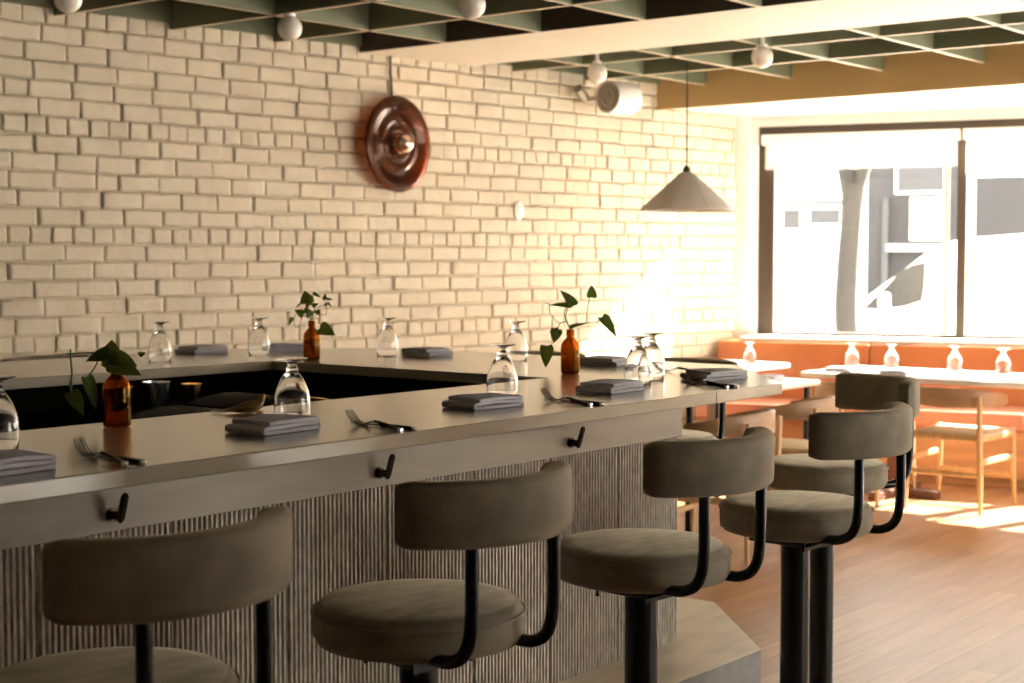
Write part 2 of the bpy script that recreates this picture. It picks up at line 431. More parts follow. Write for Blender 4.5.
# the unseen sides of the room: rear wall and a right-hand wall with windows added for extra side light
bm = BM(); box(bm, XB-.2, XB, YR-.2, 7.4, -.12, 3.0); struct(obj('wall_back', bm, M['plaster'], smooth=False))
bm = BM()
box(bm, XB, 12.2, YR-.2, YR, -.12, .12); box(bm, XB, 12.2, YR-.2, YR, 2.45, 3.0)
FILL_WINDOWS = [(4.2, 7.6), (7.9, 11.2)]
edges = [XB]+[v for p in FILL_WINDOWS for v in p]+[12.2]
for a, b in zip(edges[0::2], edges[1::2]): box(bm, a, b, YR-.2, YR, .12, 2.45)
struct(obj('wall_right', bm, M['plaster'], smooth=False))
for i, (a, b) in enumerate(FILL_WINDOWS):  # out of view; placed and sized to light the stools
    bm = BM()
    for q in ((a, a+.05, .12, 2.45), (b-.05, b, .12, 2.45), (a+.05, b-.05, .12, .17), (a+.05, b-.05, 2.40, 2.45)): box(bm, q[0], q[1], YR-.12, YR-.05, q[2], q[3])
    w = struct(obj('window_%d' % (len(bays)+1+i), bm, M['bronze'], smooth=False))
    bm = BM(); box(bm, a+.05, b-.05, YR-.09, YR-.084, .17, 2.4); obj('pane', bm, M['pane'], w, smooth=False)

# ------------------------------------------------------------------ the bar
HC = 1.07; TH = .033
bm = BM()
outer = [(-1.2, 2.261), (4.112, 2.261), (4.706, 2.762), (4.706, 4.42), (4.20, 4.908), (-1.2, 4.908)]
inner = [(-1.2, 4.20), (3.84, 4.20), (3.84, 2.938), (-1.2, 2.938)]
pts = outer+inner
# cut the U into convex pieces that share edges so the slab stays one clean mesh
prism(bm, pts, HC-TH, HC)
worktop = tag(obj('worktop', bm, M['stone'], smooth=False), 'taupe stone bar worktop running in a U around the dark bar well', 'worktop')
mod = worktop.modifiers.new('edge', 'BEVEL'); mod.width = .0025; mod.segments = 2; mod.limit_method = 'ANGLE'
bm = BM(); box(bm, 3.735, 3.7365, 2.2600, 2.2612, HC-TH+.001, HC-.002)
obj('seam', bm, M['carcass'], worktop, smooth=False)

bar = thing('bar_counter', 'grey reeded bar front with smooth apron board, under the worktop', 'bar', (2, 2.6, 0))
def bobj(name, bm, mat, parent=bar, smooth=False, off=(2, 2.6, 0)):
    bmesh.ops.translate(bm, vec=-V(off), verts=bm.verts)
    return obj(name, bm, mat, parent, smooth=smooth)
ZS, ZA = .285, .908
bm = BM(); box(bm, -1.2, 3.945, 2.507, 2.535, ZA, HC-TH-.0005, .0015, 1); bobj('apron', bm, M['apron'])
bm = BM(); box(bm, -1.2, 3.905, 2.545, 2.90, ZS, HC-TH-.001)
box(bm, 3.86, 3.905, 2.90, 4.64, ZS, HC-TH-.001); bobj('carcass', bm, M['carcass'])
def reeded(x0, x1):
    bm = BM(); n = 23; w = x1-x0-.007; p = w/n
    prof = [(x0+.003, 2.545)]
    for i in range(n):
        a = x0+.0035+i*p
        prof += [(a, 2.5265), (a+p*.30, 2.5262), (a+p*.40, 2.5175), (a+p*.82, 2.5172), (a+p*.92, 2.5262)]
    prof += [(x1-.0035, 2.5265), (x1-.0030, 2.545)]
    lo = []; hi = []
    for k, (x, y) in enumerate(prof): lo.append(bm.verts.new((x, y, ZS))); hi.append(bm.verts.new((x, y, ZA)))
    for i in range(len(prof)-1): bm.faces.new((lo[i], lo[i+1], hi[i+1], hi[i]))
    bm.faces.new((lo[-1], lo[0], hi[0], hi[-1])); bm.faces.new(lo); bm.faces.new(hi[::-1])
    return bm
x = 3.943
while x > -.9:
    bobj('panel', reeded(x-.3195, x), M['reed']); x -= .32
bm = BM(); box(bm, 3.905, 3.945, 2.535, 4.64, ZS, HC-TH-.001, .002, 1); bobj('end_panel', bm, M['apron'])
for hx in (1.11, 1.867, 2.626, 3.379):
    bm = BM(); tube(bm, [(hx, 2.508, .942), (hx, 2.500, .942)], .014, 16); tube(bm, [(hx, 2.501, .942), (hx, 2.476, .941)], .0095, 14)
    q = [(V((hx, 2.480-.018*u, .931+.056*u)), V((1, 0, 0)), V((0, -.94, -.33))) for u in (-.02, .04, .12, .5, .88, .96, 1.02)]
    sweep(bm, q, lambda i: rrect(.018*(.45, .8, 1, 1, 1, .8, .45)[i], .008, .003, 3))
    h = bobj('hook', bm, M['bronzehook'], smooth=True)

bm = BM(); o1 = [(-1.2, 2.268), (4.012, 2.268), (4.462, 2.70), (4.462, 4.45), (4.1, 4.78), (-1.2, 4.78)]
prism(bm, o1, 0, ZS, .003, 0, 1)
for f in bm.faces: f.material_index = 0 if f.calc_center_median().z > ZS-.02 else 1
tag(obj('foot_platform', bm, [M['platform'], M['platform_face']], smooth=False), 'pale boxed step that the bar stands on, its corner cut off', 'platform')

cab = thing('back_bar_cabinet', 'black open shelving under the far counter inside the bar well', 'cabinet', (1.5, 4.45, ZS))
def cobj(name, bm, mat, smooth=False): return bobj(name, bm, mat, cab, smooth, (1.5, 4.45, ZS))
bm = BM(); box(bm, -1.2, 3.86, 4.58, 4.64, ZS, HC-TH-.001); cobj('back_panel', bm, M['carcass'])
for z in (.42, .92): 
    bm = BM(); box(bm, -1.2, 3.858, 3.90 if z > .5 else 4.1, 4.58, z-.03, z); cobj('shelf', bm, M['carcass'])
for xx in (.4, 1.6, 2.75): 
    bm = BM(); box(bm, xx, xx+.03, 4.25, 4.58, .92, HC-TH-.002); cobj('divider', bm, M['carcass'])

# ------------------------------------------------------------------ stools
def make_stool(label):
    t = thing('bar_stool', label, 'stool')
    bm = BM()
    R, z0, z1 = .206, .705, .791
    prof = [(0, z0), (R-.03, z0), (R-.010, z0+.006), (R-.001, z0+.022), (R, z0+.05), (R-.0015, z1-.030), (R-.0005, z1-.024), (R-.004, z1-.020), (R-.006, z1-.014), (R-.018, z1-.004), (R-.045, z1), (.08, z1+.002), (0, z1+.003)]
    lathe(bm, prof, 56)
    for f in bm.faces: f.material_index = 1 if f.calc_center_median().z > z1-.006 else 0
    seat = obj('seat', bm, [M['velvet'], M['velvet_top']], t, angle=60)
    bm = BM(); tube(bm, [(R*math.cos(a)*1.001, R*math.sin(a)*1.001, z1-.022) for a in [2*PI*i/56 for i in range(57)]], .0028, 6); obj('piping', bm, M['velvet'], seat)
    for a in (-.35, 2.4):
        bm = BM(); tube(bm, [(R*math.cos(a), R*math.sin(a), z0+.014), ((R+.0008)*math.cos(a), (R+.0008)*math.sin(a), z0+.045), (R*math.cos(a), R*math.sin(a), z1-.026)], .0018, 5); obj('side_seam', bm, M['velvet'], seat)
    bm = BM(); box(bm, -.095, .095, -.088, .088, .680, .693, .002, 1); box(bm, -.095, .095, -.088, -.083, .672, .693); box(bm, .090, .095, -.088, .088, .672, .693)
    pl = obj('mount_plate', bm, M['blackmetal'], t, smooth=False)
    for sx in (-.075, .075):
        for sy in (-.070, .070):
            bm = BM(); lathe(bm, [(0, .662), (.004, .663), (.005, .668), (.0035, .6685), (.0035, .681)], 10, (sx, sy, 0)); obj('bolt', bm, M['blackmetal'], pl)
    bm = BM(); lathe(bm, [(0, .03), (.0385, .03), (.0385, .680), (0, .680)], 32); obj('column', bm, M['blackmetal'], t)
    bm = BM(); lathe(bm, [(0, 0), (.13, 0), (.13, .008), (.125, .012), (.06, .016), (.045, .03), (0, .03)], 40); obj('floor_flange', bm, M['blackmetal'], t)
    for sx in (-.108, .108):
        bm = BM()
        tube(bm, [(sx, -.14, .716), (sx, -.17, .716), (sx, -.200, .719), (sx, -.230, .734), (sx, -.247, .762), (sx, -.253, .80), (sx, -.255, .86), (sx, -.255, 1.0)], .0125, 14, 4)
        obj('back_post', bm, M['blackmetal'], t)
    # padded band
    bm = BM(); cy, Rm, zc = -.052, .230, .994; a_max = math.radians(60); path = []; n = 40
    th, hh = .056, .122
    base = rrect(th, hh, .016, 5)
    scl = []
    for i in range(n+1):
        a = -a_max+2*a_max*i/n
        d = V((math.sin(a), -math.cos(a), 0))
        path.append((V((0, cy, zc))+d*Rm, d, V((0, 0, 1))))
        e = min(i, n-i)
        scl.append([.70, .92, 1.0, 1.0][min(e, 3)])
    def sect(i):
        k = scl[i]
        return [(p[0]*(1-(1-k)*.9), p[1]*(1-(1-k)*.45)+.004*math.sin(p[0]*20)) for p in base]
    # round the ends: push the first and last sections outward a touch
    for idx, sg in ((0, -1), (n, 1)):
        o, d, u = path[idx]; tvec = V((-d.y, d.x, 0))*sg; path[idx] = (o+tvec*.004, d, u)
    sweep(bm, path, sect)
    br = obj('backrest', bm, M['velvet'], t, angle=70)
    return t
SG = 'velvet bar stools around the counter'
st = make_stool('velvet bar stool nearest the camera, cut off by the frame corner'); st['group'] = SG
st.location = (1.485, 2.01, 0); st.rotation_euler = (0, 0, math.radians(-3))
def stool(x, y, back_dir_deg, lab):
    # back_dir_deg: heading of the backrest direction; local -Y points there
    return copytree(st, (x, y, 0), math.radians(back_dir_deg+90), lab)
stool(2.205, 2.000, -95, 'velvet bar stool second along the reeded front, in front of the grey napkin and fork')
stool(2.968, 1.995, -94, 'velvet bar stool whose pillar hides the step, in front of the bar end')
stool(3.740, 2.012, -94, 'velvet bar stool at the cut-off counter corner, standing on the open floor')
stool(4.53, 2.34, -32, 'velvet bar stool farthest out, its back turned sideways behind another stool')
stool(4.83, 3.16, 0, 'bar stool past the counter end, thin rim of its back showing behind a napkin')
stool(4.83, 3.86, 0, 'bar stool behind the leafy amber bottle, only its back rim showing')
stool(3.60, 5.03, 90, 'bar stool at the brick wall side, only a dark sliver of back showing')

# ------------------------------------------------------------------ table settings on the bar
def make_goblet(label):
    bm = BM()
    out = [(.0385, 0), (.0395, .001), (.0415, .018), (.0425, .034), (.0415, .050), (.037, .070), (.0295, .089), (.0205, .104), (.0145, .112), (.0125, .1155), (.0145, .119), (.0145, .121), (.0105, .1245), (.0098, .129), (.012, .1335), (.022, .1375), (.034, .1405), (.0365, .1420), (.0365, .1436), (.030, .1436)]
    inn = [(0, .1436), ]
    cav = [(0, .1075), (.010, .105), (.0185, .099), (.0275, .0865), (.0352, .069), (.0398, .050), (.0408, .034), (.0398, .018), (.0380, .001)]
    prof = out+inn+[]  # outer skin up to the foot's top
    lathe(bm, prof, 40)
    lathe(bm, cav[::-1], 40)
    # join rim
    r0 = [v for v in bm.verts if abs(v.co.z) < 1e-5]; r1 = [v for v in bm.verts if abs(v.co.z-.001) < 1e-5 and math.hypot(v.co.x, v.co.y) < .0382]
    key = lambda v: round((math.atan2(v.co.y, v.co.x)+2*PI+1e-4) % (2*PI), 3)
    r0.sort(key=key); r1.sort(key=key)
    for i in range(40): bm.faces.new((r0[i], r0[(i+1) % 40], r1[(i+1) % 40], r1[i]))
    return tag(obj('goblet', bm, M['glass'], angle=75), label, 'glass', 'upturned goblets on the bar')
gob = make_goblet('upturned clear goblet cut off by the left edge, beside the nearest napkin')
gob.location = (1.742, 2.700, HC)
GOB = [((2.477, 2.640), 'upturned clear goblet right behind the folded napkin and brass bird'),
       ((3.237, 2.630), 'upturned clear goblet behind the napkin at the middle of the near counter'),
       ((3.822, 2.585), 'upturned clear goblet, front one of the close pair by the counter end'),
       ((4.010, 2.662), 'upturned clear goblet, rear one of the close pair by the counter end'),
       ((3.575, 4.502), 'upturned clear goblet by the brick wall, first on the far counter'),
       ((4.050, 4.500), 'upturned clear goblet by the brick wall, left of the small-leaved plant bottle'),
       ((4.339, 4.095), 'upturned clear goblet on the far counter corner, right of the small-leaved plant'),
       ((4.424, 3.529), 'upturned clear goblet behind another, left of the middle plant bottle')]
for (x, y), l in GOB:
    g = gob.copy(); COL.objects.link(g); g.location = (x, y, HC); g.rotation_euler.z = random.random()*6; g['label'] = l

def make_napkin(seed, L=.185, W=.118, H=.034):
    """a cloth folded over itself: S-shaped strip with rounded folds, extruded across"""
    rnd = random.Random(seed); bm = BM(); th = .0094
    c = []
    x0, x1 = -L/2+.010, L/2-.006
    z = [th/2+.0004, th*1.5+.0008, th*2.45+.0008]
    N = 12
    for i in range(N+1): c.append((x1+(x0-x1)*i/N, z[0]))
    r = (z[1]-z[0])/2
    for i in range(1, 6): a = PI*i/6; c.append((x0-r*math.sin(a)*1.1, z[0]+r-r*math.cos(a)))
    for i in range(N+1): c.append((x0+(x1-.008-x0)*i/N, z[1]+.0015*math.sin(i/N*PI)))
    r2 = (z[2]-z[1])/2; xe = c[-1][0]
    for i in range(1, 6): a = PI*i/6; c.append((xe+r2*math.sin(a)*1.1, z[1]+r2-r2*math.cos(a)))
    for i in range(N+1): c.append((xe+(x0+.012-xe)*i/N, z[2]+.002*math.sin(i/N*PI)))
    NY = 12; rows = []
    for k in range(NY+1):
        y = -W/2+W*k/NY; left = []; right = []
        for i, (px, pz) in enumerate(c):
            q0 = V((c[max(i-1, 0)][0], c[max(i-1, 0)][1], 0)); q1 = V((c[min(i+1, len(c)-1)][0], c[min(i+1, len(c)-1)][1], 0))
            t = (q1-q0).normalized(); n = V((-t.y, t.x, 0))
            lay = i/len(c)
            wob = noise.noise(V((px*14+seed, y*14, lay*2.0)))*.0035*(pz/H)
            yy = y*(1-.05*lay)+noise.noise(V((seed, px*9, lay*5)))*.004*lay
            h2 = th/2*(.75 if k in (0, NY) else 1)
            zz = pz+wob
            left.append(bm.verts.new((px+n.x*h2, yy, max(zz+n.y*h2, .0002)))); right.append(bm.verts.new((px-n.x*h2, yy, max(zz-n.y*h2, .0002))))
        rows.append(left+right[::-1])
    m = len(rows[0])
    for a, b in zip(rows, rows[1:]):
        for i in range(m): bm.faces.new((a[i], a[(i+1) % m], b[(i+1) % m], b[i]))
    h = m//2
    for row, fl in ((rows[0], 1), (rows[-1], 0)):
        for i in range(h-1):
            q = (row[i], row[i+1], row[m-2-i], row[m-1-i]); bm.faces.new(q if fl else q[::-1])
    return bm
NAP = [((1.545, 2.405), 6, 'folded lilac-grey napkin cut off by the left edge, beside the nearest goblet'),
       ((2.295, 2.505), 4, 'folded lilac-grey napkin in front of the goblet and brass bird'),
       ((2.990, 2.490), -5, 'folded lilac-grey napkin in front of the middle goblet on the near counter'),
       ((3.560, 2.500), 3, 'folded grey napkin between the leafy amber bottle and the pair of goblets'),
       ((4.125, 2.505), -14, 'dark folded napkin at the very end of the near counter'),
       ((3.969, 4.742), 4, 'folded napkin on the far counter between the two goblets by the brick'),
       ((4.260, 4.560), -30, 'folded napkin half hidden behind the small-leaved plant bottle'),
       ((4.405, 3.950), 80, 'dark folded napkin on the far counter beside a lone goblet'),
       ((4.400, 3.110), 88, 'folded grey napkin behind the leafy amber bottle, nearer the wall')]
for i, ((x, y), r, l) in enumerate(NAP):
    o = obj('napkin', make_napkin(i+3), M['napkin'], angle=60); o.location = (x, y, HC); o.rotation_euler.z = math.radians(r)
    tag(o, l, 'napkin', 'folded napkins on the bar')

def place_dir(root, p, q, z):
    """put a thing built along +X from its origin at p so that it points to q"""
    root.location = (p[0], p[1], z); root.rotation_euler = (0, 0, math.atan2(q[1]-p[1], q[0]-p[0]))
def make_fork():
    t = thing('fork', 'black-handled fork', 'fork', group='forks laid on the bar')
    bm = BM()
    for k in range(4):
        y = (k-1.5)*.0066
        pts = [(0, y*.92, .0330), (.012, y, .0215), (.026, y, .0115), (.044, y, .0050)]
        tube(bm, pts, [.0009, .0013, .0015, .0017], 6, 4)
    prof = [(.038, .0110, .0062), (.048, .0112, .0038), (.058, .0095, .0036), (.068, .0056, .0060), (.080, .0038, .0105), (.092, .0035, .0140), (.104, .0035, .0150)]
    path = [(V((a, 0, z)), V((0, 1, 0)), V((0, 0, 1))) for a, w, z in prof]
    sweep(bm, path, lambda i: [(p[0], p[1]) for p in rrect(prof[i][1]*2, .0030, .0014, 2)])
    obj('fork_head', bm, M['darksteel'], t, angle=60)
    bm = BM(); prof2 = [(.103, .0036, .0150, .0028), (.112, .0046, .0146, .0034), (.150, .0050, .0100, .0036), (.180, .0054, .0055, .0036), (.192, .0052, .0042, .0034)]
    sweep(bm, [(V((a, 0, z)), V((0, 1, 0)), V((0, 0, 1))) for a, w, z, h in prof2], lambda i: rrect(prof2[i][1]*2, prof2[i][3]*2, prof2[i][3]*.9, 3))
    obj('handle', bm, M['blackhandle'], t, angle=60)
    bm = BM(); sweep(bm, [(V((a, 0, .0042)), V((0, 1, 0)), V((0, 0, 1))) for a in (.192, .198, .201)], lambda i: rrect(.0108-(.003 if i == 2 else 0), .0072-(.002 if i == 2 else 0), .002, 3)); obj('end_cap', bm, M['chrome'], t, angle=60)
    bm = BM(); sweep(bm, [(V((a, 0, .0150)), V((0, 1, 0)), V((0, 0, 1))) for a in (.098, .104)], rrect(.0098, .0072, .003, 3)); obj('bolster', bm, M['chrome'], t, angle=60)
    return t
def make_knife():
    t = thing('table_knife', 'black-handled table knife', 'knife', group='table knives laid on the bar')
    bm = BM()
    pr = [(0, .001, .0005), (.010, .0055, .0007), (.03, .0085, .0009), (.08, .0092, .0012), (.105, .0070, .0016)]
    sweep(bm, [(V((a, 0, .0034)), V((0, 1, 0)), V((0, 0, 1))) for a, w, h in pr], lambda i: rrect(pr[i][1]*2, pr[i][2]*2+.0008, pr[i][2]*.6, 2))
    obj('blade', bm, M['darksteel'], t, angle=60)
    pr2 = [(.102, .0048, .0034), (.110, .0058, .0040), (.160, .0062, .0042), (.205, .0066, .0040), (.210, .006, .0038)]
    bm = BM(); sweep(bm, [(V((a, 0, .0044)), V((0, 1, 0)), V((0, 0, 1))) for a, w, h in pr2], lambda i: rrect(pr2[i][1]*2, pr2[i][2]*2, pr2[i][2]*.85, 3)); obj('handle', bm, M['blackhandle'], t, angle=60)
    bm = BM(); sweep(bm, [(V((a, 0, .0044)), V((0, 1, 0)), V((0, 0, 1))) for a in (.210, .216, .218)], lambda i: rrect(.012-(.003 if i == 2 else 0), .0076-(.002 if i == 2 else 0), .002, 3)); obj('end_cap', bm, M['chrome'], t, angle=60)
    return t
fk = make_fork(); kn = make_knife()
CUT = [  # fork tip, fork end, knife tip, knife end, where
    ((1.780, 2.490), (1.742, 2.298), (1.795, 2.505), (1.778, 2.292), 'on the near counter in front of the dark brown bottle'),
    ((2.498, 2.478), (2.462, 2.284), (2.512, 2.485), (2.492, 2.270), 'between the napkin by the brass bird and the middle goblet'),
    ((3.235, 2.490), (3.185, 2.296), (3.245, 2.495), (3.213, 2.280), 'in front of the leafy amber bottle, left of a grey napkin'),
    ((3.915, 2.490), (3.858, 2.298), (3.935, 2.500), (3.892, 2.288), 'beside the dark napkin at the counter end'),
]
for i, (a, b, c, d, w) in enumerate(CUT):
    F = fk if i == 0 else copytree(fk); K = kn if i == 0 else copytree(kn)
    place_dir(F, a, b, HC-.0005); place_dir(K, c, d, HC)
    F['label'] = 'black-handled fork lying ' + w; K['label'] = 'black-handled table knife lying ' + w
F = copytree(fk, label='fork past the dark end napkin, only its tines showing'); place_dir(F, (4.285, 2.835), (4.275, 2.635), HC-.0005)

# bottles
def make_bottle(label):
    t = thing('amber_bottle', label, 'bottle', group='amber bottles used as vases')
    bm = BM(); R = .0305
    o = [(0, .0005), (R-.006, 0), (R-.001, .003), (R, .008), (R, .088), (R-.002, .097), (R-.008, .106), (.0165, .1125), (.0125, .117), (.0118, .122), (.0118, .126), (.0142, .1275), (.0142, .131), (.0125, .1325), (.0125, .140), (.0135, .1415), (.0130, .1435)]
    i_ = [(.0100, .1435), (.0095, .138), (.0092, .120), (.0130, .112), (.0205, .104), (R-.0042, .094), (R-.0028, .085), (R-.0028, .012), (R-.008, .006), (0, .006)]
    lathe(bm, o+i_, 44); obj('bottle_body', bm, M['amber'], t, angle=65)
    return t
b1 = make_bottle('dark brown bottle vase with drooping leaves on the near counter'); b1.location = (2.132, 2.838, HC)
b2 = copytree(b1, (4.010, 2.975, HC), 0, 'bright amber bottle vase with long arching stems behind a grey napkin')
b3 = copytree(b1, (3.960, 4.115, HC), 0, 'amber bottle vase of small leaves on the far counter by the brick wall')

CR = V((.6256, -.7801, 0)); CF = V((.7801, .6256, 0)); UP = V((0, 0, 1))
def leaf_bm(base, tip, width, nrm, curl=.15, fold=.25):
    bm = BM(); base = V(base); tip = V(tip); ax = tip-base; Ln = ax.length; ax.normalize()
    n = V(nrm); n = (n-ax*n.dot(ax)).normalized(); sd = ax.cross(n)
    prof = [(0, .02), (-.055, .30), (-.03, .42), (.06, .49), (.2, .50), (.38, .45), (.56, .36), (.74, .235), (.88, .11), (1, .004)]
    mids = []; Ls = []; Rs = []
    for u, w in prof:
        cu = max(u, 0)
        c = base+ax*(Ln*cu)-n*(curl*Ln*cu*cu)
        e = base+ax*(Ln*u)-n*(curl*Ln*cu*cu)
        mids.append(bm.verts.new(c)); row = []
        for sgn, L in ((1, Ls), (-1, Rs)):
            L.append((bm.verts.new(c.lerp(e, .5)+sd*sgn*w*width*.55+n*abs(w)*width*fold*.75), bm.verts.new(e+sd*sgn*w*width+n*w*width*fold)))
    for i in range(len(prof)-1):
        for L, s in ((Ls, 1), (Rs, -1)):
            for q in ((mids[i], mids[i+1], L[i+1][0], L[i][0]), (L[i][0], L[i+1][0], L[i+1][1], L[i][1])): bm.faces.new(q if s > 0 else q[::-1])
    r = bmesh.ops.solidify(bm, geom=list(bm.faces), thickness=.0006)
    return bm
def plant(label, root, leaves, stems, inside):
    """positions are metres right / up / away from the bottle's base, as seen from the seats"""
    P = lambda a: CR*a[0]+UP*a[1]+CF*(a[2] if len(a) > 2 else 0)
    t = thing('pothos_cutting', label, 'plant', root, group='pothos cuttings in the bottles')
    for pts, r in stems:
        bm = BM(); tube(bm, [P(a) for a in pts], r, 7, 5); obj('stem', bm, M['stem'], t)
    for pts in inside:
        bm = BM(); tube(bm, [P(a) for a in pts], .0016, 6, 4); obj('root', bm, M['stemdark'], t)
    for b, tp, w, n in leaves:
        bm = leaf_bm(P(b), P(tp), w, CR*n[0]+UP*n[1]-CF*n[2]); obj('leaf', bm, M['leaf'], t, angle=80)
    return t
# plant 1 (near, left). 1 photo pixel here is about 2.2 mm
k = .00036   # metres per pixel of the 6.21x enlargement
def K1(x, y, d=0): return ((x-376)*k, (603-y)*k, d)
plant('pothos cutting with two hanging leaves in the dark brown bottle', (2.132, 2.838, HC),
      [(K1(352, 190, -.01), K1(335, 58, .01), .050, (-.1, .2, 1)), (K1(345, 150, -.02), K1(205, 178, -.03), .042, (0, .75, .7)),
       (K1(352, 178, 0), K1(520, 205, -.03), .046, (.1, .65, .75)), (K1(360, 205, -.01), K1(548, 258, -.05), .050, (.1, .35, .9)),
       (K1(350, 205, .01), K1(280, 218, .0), .04, (0, .5, .8)), (K1(205, 292, -.02), K1(285, 488, -.03), .034, (.75, .1, .65)),
       (K1(100, 388, -.01), K1(192, 525, -.02), .036, (.5, .3, .8)), (K1(490, 165, .04), K1(528, 148, .05), .014, (0, .3, 1)), (K1(90, 320, 0), K1(105, 392, -.01), .011, (.8, 0, .6))],
      [([K1(376, 330), K1(372, 220), K1(352, 186, -.01)], .0019), ([K1(372, 230), K1(345, 160), K1(220, 145), K1(95, 150), K1(66, 152)], .0017),
       ([K1(95, 122), K1(96, 180), K1(103, 260), K1(96, 330), K1(102, 390, -.01)], .0021), ([K1(285, 122, -.01), K1(268, 200, -.01), K1(238, 260, -.02), K1(205, 292, -.02)], .0018),
       ([K1(374, 225), K1(352, 180)], .0017), ([K1(375, 230), K1(362, 205, -.01)], .0017)],
      [[K1(376, 330), K1(368, 420, .006), K1(385, 540, -.005)]])
# plant 2 (middle, bright)
k2 = .000518
def K2(x, y, d=0): return ((x-243)*k2, (615-y)*k2, d)
plant('pothos cutting with long arching stems in the bright amber bottle', (4.010, 2.975, HC),
      [(K2(240, 195), K2(112, 172, .01), .030, (0, .8, .5)), (K2(262, 192, .01), K2(190, 85, .02), .046, (.55, .35, .7)),
       (K2(375, 140), K2(378, 60, .01), .034, (.05, -.2, 1)), (K2(437, 262), K2(538, 372, -.02), .048, (.35, .6, .65)),
       (K2(158, 338), K2(140, 420, -.01), .040, (.2, .4, .9)), (K2(95, 440), K2(92, 575, -.01), .046, (.15, .15, 1)),
       (K2(238, 330), K2(335, 288, -.01), .026, (0, .85, .5)), (K2(170, 338), K2(108, 350, .0), .02, (0, .7, .6))],
      [([K2(243, 380), K2(236, 320), K2(215, 260), K2(228, 200)], .0016), ([K2(238, 330), K2(215, 290), K2(170, 295), K2(120, 240), K2(112, 180)], .0013),
       ([K2(225, 305), K2(205, 240), K2(214, 200)], .0013), ([K2(245, 360), K2(270, 310), K2(340, 298), K2(410, 292), K2(440, 262)], .0015),
       ([K2(342, 298), K2(348, 220), K2(362, 140)], .0013), ([K2(215, 290), K2(180, 300), K2(165, 338)], .0013),
       ([K2(150, 400), K2(135, 425), K2(95, 445)], .0013), ([K2(112, 178), K2(85, 172)], .0012)],
      [[K2(243, 380), K2(262, 440, -.006), K2(285, 480, .002), K2(280, 560)], [K2(243, 380), K2(250, 470, .004), K2(215, 530, .0), K2(235, 590)]])
# plant 3 (far)
k3 = .00047
def K3(x, y, d=0): return ((x-252)*k3, (600-y)*k3, d)
plant('small-leaved pothos cutting in the bottle on the far counter', (3.960, 4.115, HC),
      [(K3(225, 152), K3(200, 62, -.01), .052, (-.1, .1, 1)), (K3(215, 150), K3(262, 95, .01), .04, (.2, .3, .9)), (K3(262, 85), K3(330, 108, 0), .022, (.1, .8, .5)),
       (K3(185, 155), K3(125, 188, -.01), .014, (0, .8, .5)), (K3(245, 260, -.01), K3(215, 185, -.02), .030, (.4, .3, .8)), (K3(190, 250, -.01), K3(128, 205, -.02), .034, (.1, .5, .8)),
       (K3(262, 185), K3(305, 158, 0), .022, (.1, .7, .6)), (K3(350, 130), K3(362, 80), .016, (0, 0, 1)), (K3(372, 128), K3(420, 126), .014, (0, .6, .7)), (K3(372, 120), K3(340, 128), .012, (0, .6, .7)),
       (K3(360, 180), K3(368, 150), .012, (0, .1, 1)), (K3(375, 155), K3(412, 188), .012, (0, .6, .7)), (K3(290, 215), K3(312, 250, -.01), .024, (.3, .3, .9)),
       (K3(100, 268), K3(72, 335), .016, (.3, .2, .9)), (K3(318, 352, -.01), K3(440, 395, -.03), .058, (.0, .55, .8)), (K3(205, 175), K3(240, 170), .03, (0, .5, .8)), (K3(235, 240), K3(195, 190), .026, (.2, .4, .8))],
      [([K3(252, 330), K3(245, 270), K3(230, 200), K3(222, 150)], .0015), ([K3(250, 300), K3(270, 220), K3(320, 180), K3(340, 170)], .0011),
       ([K3(240, 290), K3(190, 255), K3(160, 320), K3(135, 348), K3(115, 310), K3(125, 240)], .0012), ([K3(258, 290), K3(290, 275), K3(315, 300), K3(322, 350, -.01)], .0013),
       ([K3(262, 280), K3(300, 240), K3(355, 250), K3(370, 220), K3(362, 140)], .0011), ([K3(255, 280), K3(275, 200), K3(262, 100)], .0011), ([K3(340, 150), K3(360, 120), K3(378, 128)], .001)],
      [[K3(252, 330), K3(240, 440), K3(262, 560)]])

# brass bird
t = thing('bird_figurine', 'small aged brass bird lying beside the goblet and napkin', 'figurine', (2.520, 2.838, HC), math.radians(-42))
bm = BM()
pth = [(-.062, .008, .004), (-.048, .009, .0055), (-.030, .011, .010), (-.010, .0150, .0150), (.010, .0170, .0160), (.024, .0220, .0130), (.031, .0300, .0095), (.034, .0370, .0085), (.036, .0435, .0082), (.037, .0490, .005), (.0372, .0510, .001)]
tube(bm, [(a, 0, z) for a, z, r in pth], [r for a, z, r in pth], 14, 3)
body = obj('body', bm, M['brass'], t, angle=80)
bm = BM(); tube(bm, [(.042, 0, .0445), (.050, 0, .0435), (.057, 0, .0415)], [.0040, .0025, .0006], 8); obj('beak', bm, M['brass'], t)
bm = BM()
box(bm, -.098, -.045, -.009, .009, .004, .0072, .001, 1); obj('tail', bm, M['brass'], t, smooth=False)
for sy in (-1, 1):
    bm = BM(); tube(bm, [(.010, sy*.008, .009), (.020, sy*.012, .005), (.036, sy*.014, .0022)], [.004, .003, .0021], 8); obj('foot', bm, M['brass'], t)
    bm = BM(); tube(bm, [(.020, sy*.0120, .0225), (.0, sy*.0150, .0200), (-.030, sy*.0100, .0140), (-.050, sy*.0040, .0100)], [.0045, .0070, .0050, .0012], 10, 3, flat=1); obj('wing', bm, M['brass'], t)

t.scale = (.92, .92, .92)
